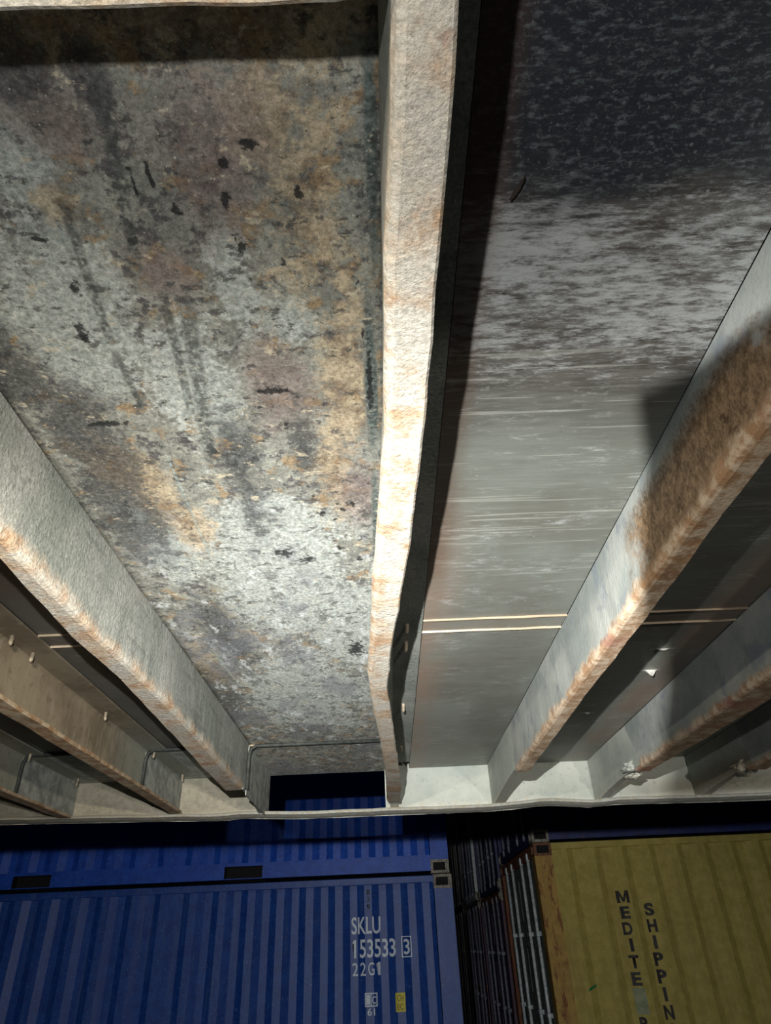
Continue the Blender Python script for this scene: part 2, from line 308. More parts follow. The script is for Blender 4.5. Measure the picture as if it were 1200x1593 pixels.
M = {}
M['pocket'] = mat_pocket(); M['ply'] = mat_ply(); M['frame'] = mat_frame(); M['brown'] = mat_brown_frame(); M['rusty'] = mat_rusty_frame(); M['rail'] = mat_rail()
M['plate'] = simple('scuffed_end_plate', (118, 122, 118), (152, 156, 150), 34, .6, 0, .5, .3)
M['seam_shade'] = simple('dark_seam_shade', (30, 34, 33), (48, 52, 50), 60, .7)  # dark colour stands in for the shaded gap at the bay ends
M['screw'] = simple('floor_screw_steel', (112, 102, 86), (150, 140, 122), 80, .5, 0, .3)
M['trim'] = simple('joint_strip_steel', (150, 134, 112), (184, 168, 146), 60, .4, 0, .3, .5, (.1, 1, 1))
M['dark_gap'] = simple('dark_bare_timber', (30, 24, 20), (48, 40, 34), 60, .8)
M['splinter'] = simple('pale_split_veneer', (150, 152, 148), (186, 186, 180), 60, .6)
M['blue'] = mat_container('blue_container_paint', (18, 54, 124), (26, 68, 140), (60, 84, 130), 0, .38, .47, .45)
M['blue_up'] = mat_container('brighter_blue_container_paint', (20, 62, 150), (28, 76, 172), (46, 86, 156), 0, .33, .5, .3)
M['yellow'] = mat_container('yellow_container_paint', (158, 142, 72), (176, 158, 86), (142, 122, 66), .0, .2, .65, .4)
M['yellow_rust'] = mat_container('rusting_yellow_paint', (150, 120, 56), (170, 136, 66), (140, 84, 40), 1.0, .3, .6)
M['rust'] = mat_container('rusty_red_brown_paint', (112, 62, 38), (138, 84, 50), (84, 48, 30), .8, .3, .65)
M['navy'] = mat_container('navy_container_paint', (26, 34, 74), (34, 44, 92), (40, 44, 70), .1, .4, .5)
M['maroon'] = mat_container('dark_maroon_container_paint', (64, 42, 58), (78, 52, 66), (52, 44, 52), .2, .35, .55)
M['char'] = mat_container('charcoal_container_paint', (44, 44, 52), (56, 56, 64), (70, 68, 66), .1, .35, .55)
M['green'] = mat_container('dull_green_door_paint', (64, 74, 66), (92, 104, 92), (120, 128, 118), .1, .35, .6)
M['rod'] = simple('galvanised_lock_rod', (160, 166, 164), (196, 200, 196), 30, .45, .0, .2)
M['rod_dark'] = simple('grimy_lock_rod', (96, 96, 106), (124, 124, 132), 30, .55)
M['casting'] = simple('weathered_casting_steel', (100, 94, 84), (150, 142, 126), 40, .65, 0, .5)
M['casting_rust'] = simple('rusty_casting_steel', (88, 54, 34), (120, 78, 48), 40, .7, 0, .5)
M['hole'] = simple('dark_recess_shade', (14, 12, 12), (22, 20, 20), 40, .9)  # near-black colour stands in for shade inside castings and fork pockets
M['white'] = simple('white_lettering', (205, 212, 220), (225, 230, 236), 60, .6, 0, .05)
M['black'] = simple('black_lettering', (26, 20, 18), (40, 32, 28), 60, .6, 0, .05)
M['faded'] = simple('faded_dark_lettering', (34, 44, 60), (52, 64, 82), 60, .6, 0, .05)
M['sticker'] = simple('yellow_sticker', (196, 182, 60), (214, 200, 80), 60, .6, 0, .05)
M['sticker_ink'] = simple('sticker_ink', (110, 100, 30), (130, 118, 40), 60, .6, 0, .05)
M['patch'] = simple('pale_paint_patch', (128, 134, 98), (150, 154, 120), 16, .7, 0, .1)
M['green_tape'] = simple('green_tape', (30, 110, 60), (44, 128, 76), 30, .6, 0, .1)
M['ground'] = simple('yard_concrete', (84, 84, 82), (110, 108, 104), 3, .85)
M['deck'] = simple('container_side_paint', (96, 92, 84), (120, 116, 104), 8, .7)

# ---------------------------------------------------------------- object helpers
def root(name, label, cat, loc, group=None):
    o = bpy.data.objects.new(name, None); COL.objects.link(o); o.location = (loc[0], loc[1], loc[2]+H); o.empty_display_size = .1
    o['label'] = label; o['category'] = cat
    if group: o['group'] = group
    return o
def obj(name, bm, mat, parent=None, label=None, smooth=False, off=None):
    bmesh.ops.recalc_face_normals(bm, faces=bm.faces[:])
    me = bpy.data.meshes.new(name); bm.to_mesh(me); bm.free()
    for m_ in (mat if isinstance(mat, (list, tuple)) else [mat]): me.materials.append(m_)
    if smooth:
        for p in me.polygons: p.use_smooth = True
    o = bpy.data.objects.new(name, me); COL.objects.link(o)
    if parent:
        wl = Vector((0, 0, 0)); q = parent
        while q: wl += q.location; q = q.parent
        o.parent = parent; o.location = Vector((0, 0, H)) - wl
    else: o.location = (0, 0, H)
    if label: o['label'] = label
    return o
def box(bm, x0, x1, y0, y1, z0, z1, bev=0):
    r = bmesh.ops.create_cube(bm, size=1)
    for v in r['verts']:
        v.co = Vector((x0+(v.co.x+.5)*(x1-x0), y0+(v.co.y+.5)*(y1-y0), z0+(v.co.z+.5)*(z1-z0)))
    if bev:
        es = list({e for v in r['verts'] for e in v.link_edges})
        bmesh.ops.bevel(bm, geom=es, offset=bev, segments=2, profile=.5, affect='EDGES')
    return r['verts']
def bxm(*a, bev=0):
    bm = bmesh.new(); box(bm, *a, bev=bev); return bm
def loft(bm, rings, closed=True, caps=True):
    vs = [[bm.verts.new(p) for p in r] for r in rings]
    n = len(rings[0])
    for a, b in zip(vs, vs[1:]):
        for i in range(n if closed else n-1):
            j = (i+1) % n
            bm.faces.new((a[i], a[j], b[j], b[i]))
    if caps and closed:
        bm.faces.new(vs[0]); bm.faces.new(vs[-1][::-1])
    return vs
def tube(bm, pts, r, seg=10):
    pts = [Vector(p) for p in pts]; rings = []
    for i, p in enumerate(pts):
        d = (pts[min(i+1, len(pts)-1)] - pts[max(i-1, 0)]).normalized()
        a = d.orthogonal().normalized() if i == 0 else (rings_a - d*rings_a.dot(d)).normalized()
        rings_a = a; b = d.cross(a)
        rings.append([p + (a*math.cos(2*math.pi*k/seg) + b*math.sin(2*math.pi*k/seg))*r for k in range(seg)])
    loft(bm, rings)
def interp(tab, y):
    if y <= tab[0][1]: return tab[0][0]
    for (a, ya), (b, yb) in zip(tab, tab[1:]):
        if y <= yb:
            t = (y-ya)/(yb-ya); return a+(b-a)*t
    return tab[-1][0]
def wob(x, y, k=0, amp=.001, sc=9): return mnoise.noise(Vector((x*sc+k*3.1, y*sc, k*7.7)))*amp

# ---------------------------------------------------------------- the yard
g = bxm(-16, 20, -9, 24, -H-.3, -H); go = obj('ground', g, M['ground']); go['kind'] = 'structure'

# ---------------------------------------------------------------- the lifted container seen from below
ZF, ZL, YR, Y0 = .46, .345, 2.15, -.25
XL, XR = -2.6, 3.2
LIFT = root('shipping_container', 'rust-stained underside of the lifted container filling the view above the blue and yellow ones', 'shipping container', (0, .95, .32))

def cross_member(name, mat, web_x, side, left_tab, right_tab, top_w, y1, k, label=None, zl=ZL, y0=Y0):
    """C channel running along Y: web at web_x, both flanges towards side (+1 right, -1 left)"""
    bm = bmesh.new(); rings = []; n = 110
    for i in range(n+1):
        y = y0+(y1-y0)*i/n
        L = interp(left_tab, y)+wob(0, y, k, .0012, 14)+wob(1, y, k, .0007, 55); Rr = interp(right_tab, y)+wob(0, y, k+5, .0016, 16)+wob(2, y, k+5, .0011, 60)
        zb = zl+wob(0, y, k+9, .0012, 12)
        corner, tip = (L, Rr) if side > 0 else (Rr, L)
        th = .0045; s = side; rr = .007
        wx = web_x
        P = [(wx, ZF-.0005), (wx+(corner-wx)*.25, ZF-.03), (wx+(corner-wx)*.75, zl+.035), (corner, zb+rr), (corner+s*rr*.3, zb+rr*.3), (corner+s*rr, zb),
             (tip-s*.002, zb), (tip, zb+.002), (tip-s*.0004, zb+th+.002), (corner+s*(th+.004), zb+th+.001), (corner+s*th, zb+th+.006), (wx+(corner-wx)*.75+s*th, zl+.035), (wx+(corner-wx)*.25+s*th, ZF-.03),
             (wx+s*th, ZF-th-.005), (wx+s*(th+.005), ZF-th-.0005), (wx+s*top_w, ZF-th-.0005), (wx+s*top_w, ZF-.0005)]
        rings.append([Vector((px, y, pz)) for px, pz in P])
    loft(bm, rings)
    return obj(name, bm, mat, LIFT, label, smooth=False)
def const(v, k, lo=0, hi=3, amp=.003):
    return [(v+mnoise.noise(Vector((k*5.3, i*.37, 2)))*amp, lo+(hi-lo)*i/14) for i in range(15)]

CL = [(0.015, -.3), (0.015, 0.17), (0.011, 0.245), (0.010, 0.293), (0.009, 0.412), (0.005, 0.474), (-0.002, 0.586), (-0.008, 0.697), (-0.015, 0.843), (-0.022, 0.975), (-0.021, 1.094), (-0.010, 1.343), (-0.001, 1.626), (0.001, 1.993)]
CR = [(0.045, -.3), (0.045, 0.151), (0.045, 0.194), (0.044, 0.246), (0.043, 0.306), (0.042, 0.383), (0.040, 0.466), (0.034, 0.588), (0.028, 0.687), (0.022, 0.767), (0.017, 0.828), (0.012, 0.937), (0.008, 1.048), (0.017, 1.242), (0.026, 1.464), (0.036, 1.712), (0.040, 1.963)]
C = cross_member('cross_member', M['frame'], .012, 1, CL, CR, .060, 2.04, 1, 'bent grey cross member beside the fork pocket, its lower flange bright in the torch beam')
def screws(member, x, ys, ztop=ZF-.006, ln=.017):
    for y in ys:
        bm = bmesh.new(); ln_ = ln*random.uniform(.85, 1.15); dx = random.uniform(-.002, .002)
        tube(bm, [(x, y, ztop+.003), (x+dx*.5, y, ztop-ln_*.6), (x+dx, y+.001, ztop-ln_*.85)], .0033, 10)
        tube(bm, [(x+dx, y+.001, ztop-ln_*.85), (x+dx, y+.001, ztop-ln_)], .0018, 8)
        obj('floor_screw', bm, M['screw'], member)
screws(C, .046, [1.037, 1.115, 1.478, 1.851])
L1 = cross_member('cross_member', M['frame'], -.357, -1, [(-.387, .4), (-.387, .586), (-.395, .787), (-.389, .93), (-.392, 1.069), (-.398, 1.3), (-.404, 1.5), (-.408, 1.76)], [(-.364, .5), (-.364, .584), (-.362, .784), (-.356, .95), (-.352, 1.129), (-.356, 1.4), (-.362, 1.683)], .055, 1.775, 2, 'grey cross member with an orange rusted lower edge left of the fork pocket')
L2 = cross_member('cross_member', M['brown'], -.635, 1, const(-.634, 3), const(-.594, 4, amp=.002), .058, 2.06, 3, 'brown cross member with screws, second to the left of the fork pocket')
screws(L2, -.612, [1.021, 1.097, 1.449, 1.804, 2.085])
L3 = cross_member('cross_member', M['brown'], -.955, 1, const(-.955, 5), const(-.914, 6, amp=.002), .058, 2.06, 4, 'brown cross member at the far left corner of the underside')
screws(L3, -.925, [1.773, 2.085, 1.45])
L4 = cross_member('cross_member', M['brown'], -1.265, 1, const(-1.265, 7), const(-1.225, 8), .058, 2.06, 5)
R1 = cross_member('cross_member', M['rusty'], .32, 1, const(.319, 9, amp=.002), [(.347, 0), (.347, .47), (.350, .784), (.349, 1.1), (.352, 1.4), (.355, 1.70)], .06, 1.70, 6, 'grey cross member with a blistered patch, its brown partly painted shade, first to the right of the bent one')
R2 = cross_member('cross_member', M['rusty'], .632, 1, const(.633, 10, amp=.002), [(.70, 0), (.70, 1.19), (.69, 1.45), (.672, 1.74)], .06, 1.76, 7, 'shaded brown cross member second to the right of the bent one')
R3 = cross_member('cross_member', M['rusty'], .940, 1, const(.94, 11, amp=.002), const(.99, 12), .06, 1.80, 8, 'dark cross member at the far right corner of the underside')
R4 = cross_member('cross_member', M['rusty'], 1.25, 1, const(1.25, 13), const(1.3, 14), .06, 1.80, 9)

# fork pocket roof: gently dented steel sheet between its two frames
def sheet(name, mat, x0, x1, y0, y1, z, nx, ny, amp, th=.003, label=None, holes=None, k=0):
    bm = bmesh.new()
    G = [[bm.verts.new((x0+(x1-x0)*i/nx, y0+(y1-y0)*j/ny, z+wob(x0+(x1-x0)*i/nx, y0+(y1-y0)*j/ny, k, amp, 5)+wob(i*.3, j*.3, k+2, amp*.15, 1))) for i in range(nx+1)] for j in range(ny+1)]
    for j in range(ny):
        for i in range(nx): bm.faces.new((G[j][i], G[j][i+1], G[j+1][i+1], G[j+1][i]))
    g = bmesh.ops.extrude_face_region(bm, geom=bm.faces[:])
    for v in g['geom']:
        if isinstance(v, bmesh.types.BMVert): v.co.z = z+th+amp
    return obj(name, bm, mat, LIFT, label, smooth=False)
for p in sheet('fork_pocket_roof', M['pocket'], -.358, .013, Y0, YR, ZF, 30, 150, .0012, label='flaking grey, tan and slate steel roof of the fork pocket', k=3).data.polygons: p.use_smooth = True

# box-shaped ends of the bays: thicker plates, with a dark bead standing in for the shaded gap around them
def bay_end(x0, x1, ya, left, right, mat, zl=.335, seam_bead=True, roofmat=None):
    bm = bmesh.new(); th = .003
    box(bm, x0+.001, x1-.001, ya, YR-.002, ZF-.0035, ZF-.0005)
    obj('end_plate', bm, roofmat or mat, LIFT); bm = bmesh.new()
    if left:   # plate on the inner face of the left-hand frame, deepening towards the rail
        box(bm, x0, x0+th, ya, YR-.002, zl, ZF-.002)
    if right: box(bm, x1-th, x1, ya, YR-.002, zl, ZF-.002)
    o = obj('end_plate', bm, mat, LIFT)
    if seam_bead:
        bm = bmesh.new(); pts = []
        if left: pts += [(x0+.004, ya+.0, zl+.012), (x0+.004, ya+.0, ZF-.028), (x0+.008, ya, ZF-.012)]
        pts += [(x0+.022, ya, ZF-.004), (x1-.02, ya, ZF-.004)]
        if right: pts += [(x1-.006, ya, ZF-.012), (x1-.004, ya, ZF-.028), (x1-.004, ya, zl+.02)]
        pts = [(p[0], p[1]-.003, p[2]) for p in pts]; tube(bm, pts, .0048, 8); obj('seam_shade_bead', bm, M['seam_shade'], o, 'dark bead standing in for the shade of the seam', smooth=True)
    return o
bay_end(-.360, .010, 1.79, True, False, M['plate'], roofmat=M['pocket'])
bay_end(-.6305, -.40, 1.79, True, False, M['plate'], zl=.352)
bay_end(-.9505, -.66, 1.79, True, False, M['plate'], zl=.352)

# gussets joining the frames to the rail
def gusset(x, y0, y1, zt0, mat=M['plate'], th=.004, lip=.028, side=1, name='gusset', label=None):
    """web stub from the frame's end to the rail, with a small turned lip along its lower edge"""
    bm = bmesh.new(); rings = []
    n = 14
    for i in range(n+1):
        t = i/n; y = y0+(y1-y0)*t; zb = zt0+(.334-zt0)*t + math.sin(t*math.pi)*.006
        lp = lip*(.35+.65*t)
        xo = x; x_ = x+side*.003*max(0, 1-t*4)
        P = [(x_, ZF-.001), (x_, zb), (x+side*lp, zb), (x+side*lp, zb+th), (x+side*th, zb+th), (x+side*th, ZF-.001)]
        rings.append([Vector((a, y, b)) for a, b in P])
    loft(bm, rings); return obj(name, bm, mat, LIFT, label)
gusset(-.3585, 1.77, 2.145, .346, side=-1, lip=.02)
gusset(.3185, 1.62, 2.145, .352, M['rail'])
gusset(.6305, 1.70, 2.145, .352, M['rail'])
gusset(.9385, 1.74, 2.145, .352, M['rail'])
gusset(1.2485, 1.74, 2.145, .352, M['rail'])
gusset(.0105, 1.95, 2.145, .348, M['rail'])
# crumpled weld lumps where the right-hand frames end
def lump(x, y, z, s, k, mat=M['rail']):
    bm = bmesh.new(); bmesh.ops.create_icosphere(bm, subdivisions=4, radius=1)
    for v in bm.verts:
        d = 1+.45*mnoise.noise(v.co*1.7+Vector((k, 0, 0)))+.2*mnoise.noise(v.co*4+Vector((0, k, 0)))
        v.co = Vector((x+v.co.x*s[0]*d, y+v.co.y*s[1]*d, z+v.co.z*s[2]*d))
    obj('weld_lump', bm, mat, LIFT, None, smooth=True)
lump(.640, 1.79, .362, (.024, .04, .012), 1); lump(.655, 1.84, .352, (.018, .03, .009), 2); lump(.948, 1.84, .362, (.026, .035, .014), 3); lump(.975, 1.88, .355, (.02, .04, .009), 4)
lump(.337, 1.71, .352, (.012, .012, .006), 6)

# far bottom side rail with the opening of the fork pocket
BOT = [(.349, -1.16), (.341, -.776), (.333, -.487), (.337, -.43), (.331, -.30), (.329, -.256), (.328, .03), (.327, .3), (.330, .383), (.337, .47), (.332, .54), (.326, .614), (.331, .696), (.326, .98), (.325, 1.16), (.328, 3)]
def zbot(x): return interp([(a, b) for a, b in BOT], x)
def side_rail():
    bm = bmesh.new()
    xs = sorted(set([XL+(XR-XL)*i/150 for i in range(151)] + [-.372, -.003]))
    HX0, HX1 = -.372, -.003
    def face_grid(x0, x1, f, yy):
        pass
    # web: columns split at the opening
    zt = ZF+.03; LIP = .05
    th = .005
    def quad(a, b, c, d): bm.faces.new([bm.verts.new(p) for p in (a, b, c, d)])
    for xa, xb in zip(xs, xs[1:]):
        za, zb_ = zbot(xa), zbot(xb)
        hole = xa >= HX0-1e-6 and xb <= HX1+1e-6
        for yy in (YR, YR+th):
            if hole:
                quad((xa, yy, za), (xb, yy, zb_), (xb, yy, .347), (xa, yy, .347)); quad((xa, yy, .457), (xb, yy, .457), (xb, yy, zt), (xa, yy, zt))
            else: quad((xa, yy, za), (xb, yy, zb_), (xb, yy, zt), (xa, yy, zt))
        if hole:
            quad((xa, YR, .347), (xb, YR, .347), (xb, YR+th, .347), (xa, YR+th, .347)); quad((xa, YR, .457), (xb, YR, .457), (xb, YR+th, .457), (xa, YR+th, .457))
        # turned-in lower lip: rounded nose at the inside
        prof = lambda x, z: [(YR+th, z+.003), (YR+th-.003, z), (YR-.03, z+.0005), (YR-LIP-.012, z+.003), (YR-LIP-.018, z+.007), (YR-LIP-.012, z+.011), (YR-.0, z+.010)]
        pa = [(xa, y, z) for y, z in prof(xa, za+wob(xa, 0, 8, .0015, 25))]; pb = [(xb, y, z) for y, z in prof(xb, zb_+wob(xb, 0, 8, .0015, 25))]
        for (a, b), (c, d) in zip(zip(pa, pa[1:]), zip(pb, pb[1:])): quad(a, c, d, b)
    for x in (HX0, HX1): quad((x, YR, .347), (x, YR+th, .347), (x, YR+th, .457), (x, YR, .457))
    bmesh.ops.remove_doubles(bm, verts=bm.verts[:], dist=.0003)
    return obj('bottom_side_rail', bm, M['rail'], LIFT, 'pale wavy bottom rail at the far edge, with the fork pocket opening')
side_rail()
bm = bmesh.new(); box(bm, XL, XR, Y0-.06, Y0, .33, ZF+.03); box(bm, XL, XR, Y0, Y0+.04, .33, .335); obj('bottom_side_rail', bm, M['rail'], LIFT, 'near bottom rail')
# strap across the pocket near the photographer
bm = bmesh.new(); n = 40
rings = []
for i in range(n+1):
    x = -.40+.412*i/n; z = ZL+wob(x, 0, 21, .001, 12)
    ye = .1175+wob(x, 0, 22, .0012, 30)
    if x > -.002: ye -= (x+.002)*.55
    rings.append([Vector((x, 0.0, z)), Vector((x, ye-.002, z)), Vector((x, ye, z+.002)), Vector((x, ye, z+.005)), Vector((x, 0, z+.006))])
loft(bm, rings); obj('fork_pocket_strap', bm, M['frame'], LIFT, 'grey steel strap across the near end of the fork pocket')
# pocket outer walls beyond the opening
# plywood floor boards between the frames, on both sides of the centre joint
def boards(x0, x1, k):
    for (ya, yb) in ((Y0, 1.034), (1.084, YR)):
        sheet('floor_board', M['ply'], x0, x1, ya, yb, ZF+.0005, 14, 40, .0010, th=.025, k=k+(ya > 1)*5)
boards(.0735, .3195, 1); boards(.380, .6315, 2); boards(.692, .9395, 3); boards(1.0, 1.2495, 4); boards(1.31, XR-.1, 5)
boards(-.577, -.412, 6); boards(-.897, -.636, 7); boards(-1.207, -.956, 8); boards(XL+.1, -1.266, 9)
for (x0, x1) in ((.0735, .3195), (.380, .6315), (.692, .9395), (1.0, 1.2495), (-.577, -.412), (-.897, -.636), (-1.207, -.956)):
    bm = bmesh.new(); n = 24; rings = []
    for i in range(n+1):
        x = x0+(x1-x0)*i/n; dz = -.0025+wob(x, 3, 31, .001, 20)
        rings.append([Vector((x, y, ZF+z)) for y, z in ((1.0335, .010), (1.0335, dz), (1.0345, dz-.0004), (1.036, dz+.002), (1.0815, dz+.0026), (1.083, dz-.0006), (1.0845, dz), (1.085, .010))])
    loft(bm, rings)
    for f in bm.faces:
        c_ = f.calc_center_median()
        if 1.037 < c_.y < 1.0812: f.material_index = 1
    obj('joint_strip', bm, [M['trim'], M['ply']], LIFT, 'pale hat-shaped strip in the joint between the floor boards')
# split veneer tongues hanging from the boards right of the first frame
for (cx, cy, ln, dz) in ((.545, 1.21, .05, .004), (.56, 1.33, .045, .013), (.50, 1.62, .035, .004), (.115, .268, .0, 0)):
    bm = bmesh.new(); rings = []
    if ln == 0:
        for i in range(9):
            t = i/8; y = .262+.018*t; x = .108+.008*(1-t); wd = .0014*math.sin(math.pi*min(max(t, .05), .95)); rings.append([Vector((x-wd, y, ZF-.0015)), Vector((x+wd, y, ZF-.004)), Vector((x+wd, y, ZF-.001))])
        loft(bm, rings); obj('veneer_splinter', bm, M['dark_gap'], LIFT, 'dark gouge in the board'); continue
    for i in range(13):
        t = i/12; x = cx-ln/2+ln*t; s = math.sin(math.pi*min(max(t, .03), .97)); d_ = dz*s**6
        rings.append([Vector((x, cy, ZF)), Vector((x, cy-.002, ZF-.0015*s-d_)), Vector((x, cy+.004, ZF-.001*s-d_*.6)), Vector((x, cy+.008, ZF))])
    loft(bm, rings); obj('veneer_splinter', bm, M['splinter'], LIFT, 'pale strip of lifted veneer')
# side walls and roof of the lifted container
def corr(x, depth=.036, pitch=.278, x0=0):
    u = ((x-x0) % pitch)/pitch
    a, b, c_ = .26, .505, .755
    if u < a: return 0
    if u < b: return depth*(u-a)/(b-a)
    if u < c_: return depth
    return depth*(1-(u-c_)/(1-c_))
def breaks(x0, x1, pitch=.278, ref=0):
    out = []; k = math.floor((x0-ref)/pitch)-1
    while ref+k*pitch < x1+pitch:
        for f in (0, .26, .505, .755): out.append(ref+(k+f)*pitch)
        k += 1
    return [v for v in out if x0 < v < x1]
def corrugated(x0, x1, z0, z1, y, outward=-1, ref=0, axis='x', th=.002, nz=1):
    bm = bmesh.new(); xs = [x0]+breaks(x0, x1, ref=ref)+[x1]
    rows = []
    for s in (0, th):
        for z in (z0, z1):
            rows.append([bm.verts.new((x, y-outward*(corr(x, x0=ref)+s), z) if axis == 'x' else (y-outward*(corr(x, x0=ref)+s), x, z)) for x in xs])
    for i in range(len(xs)-1):
        a, b, c_, d = rows
        bm.faces.new((a[i], a[i+1], b[i+1], b[i])); bm.faces.new((c_[i], d[i], d[i+1], c_[i+1]))
    return bm
obj('side_panel', corrugated(XL, XR, ZF+.03, ZF+2.4, YR+.03, 1), M['deck'], LIFT)
obj('side_panel', corrugated(XL, XR, ZF+.03, ZF+2.4, Y0-.05, -1), M['deck'], LIFT)
obj('roof', bxm(XL, XR, Y0-.06, YR+.035, ZF+2.4, ZF+2.43), M['deck'], LIFT)
obj('end_panel', bxm(XL-.03, XL, Y0-.06, YR+.035, .33, ZF+2.43), M['deck'], LIFT)
obj('end_panel', bxm(XR, XR+.03, Y0-.06, YR+.035, .33, ZF+2.43), M['deck'], LIFT)

# ---------------------------------------------------------------- stacked containers
def casting(parent, x, y, z, sx, sy, sz, mat, face_x, face_y):
    """corner casting: block with an oval hole sunk in its visible side and end faces"""
    bm = bmesh.new(); X0, X1 = sorted((x, x+sx)); YA, YB = sorted((y, y+sy)); Z0, Z1 = sorted((z, z+sz))
    box(bm, X0, X1, YA, YB, Z0, Z1)
    def hole(axis, sgn):
        fs = [f for f in bm.faces if f.normal[axis]*sgn > .9]
        bmesh.ops.recalc_face_normals(bm, faces=bm.faces[:])
        for f in fs:
            r = bmesh.ops.inset_region(bm, faces=[f], thickness=.034)
            r2 = bmesh.ops.extrude_face_region(bm, geom=[f]); bmesh.ops.delete(bm, geom=[f], context='FACES_ONLY')
            vs = [v for v in r2['geom'] if isinstance(v, bmesh.types.BMVert)]
            for v in vs: v.co[axis] -= sgn*.035
            for g_ in r2['geom']:
                if isinstance(g_, bmesh.types.BMFace): g_.material_index = 1
    bm.normal_update(); hole(1, face_y); bm.normal_update(); hole(0, face_x)
    obj('corner_casting', bm, [mat, M['hole']], parent)

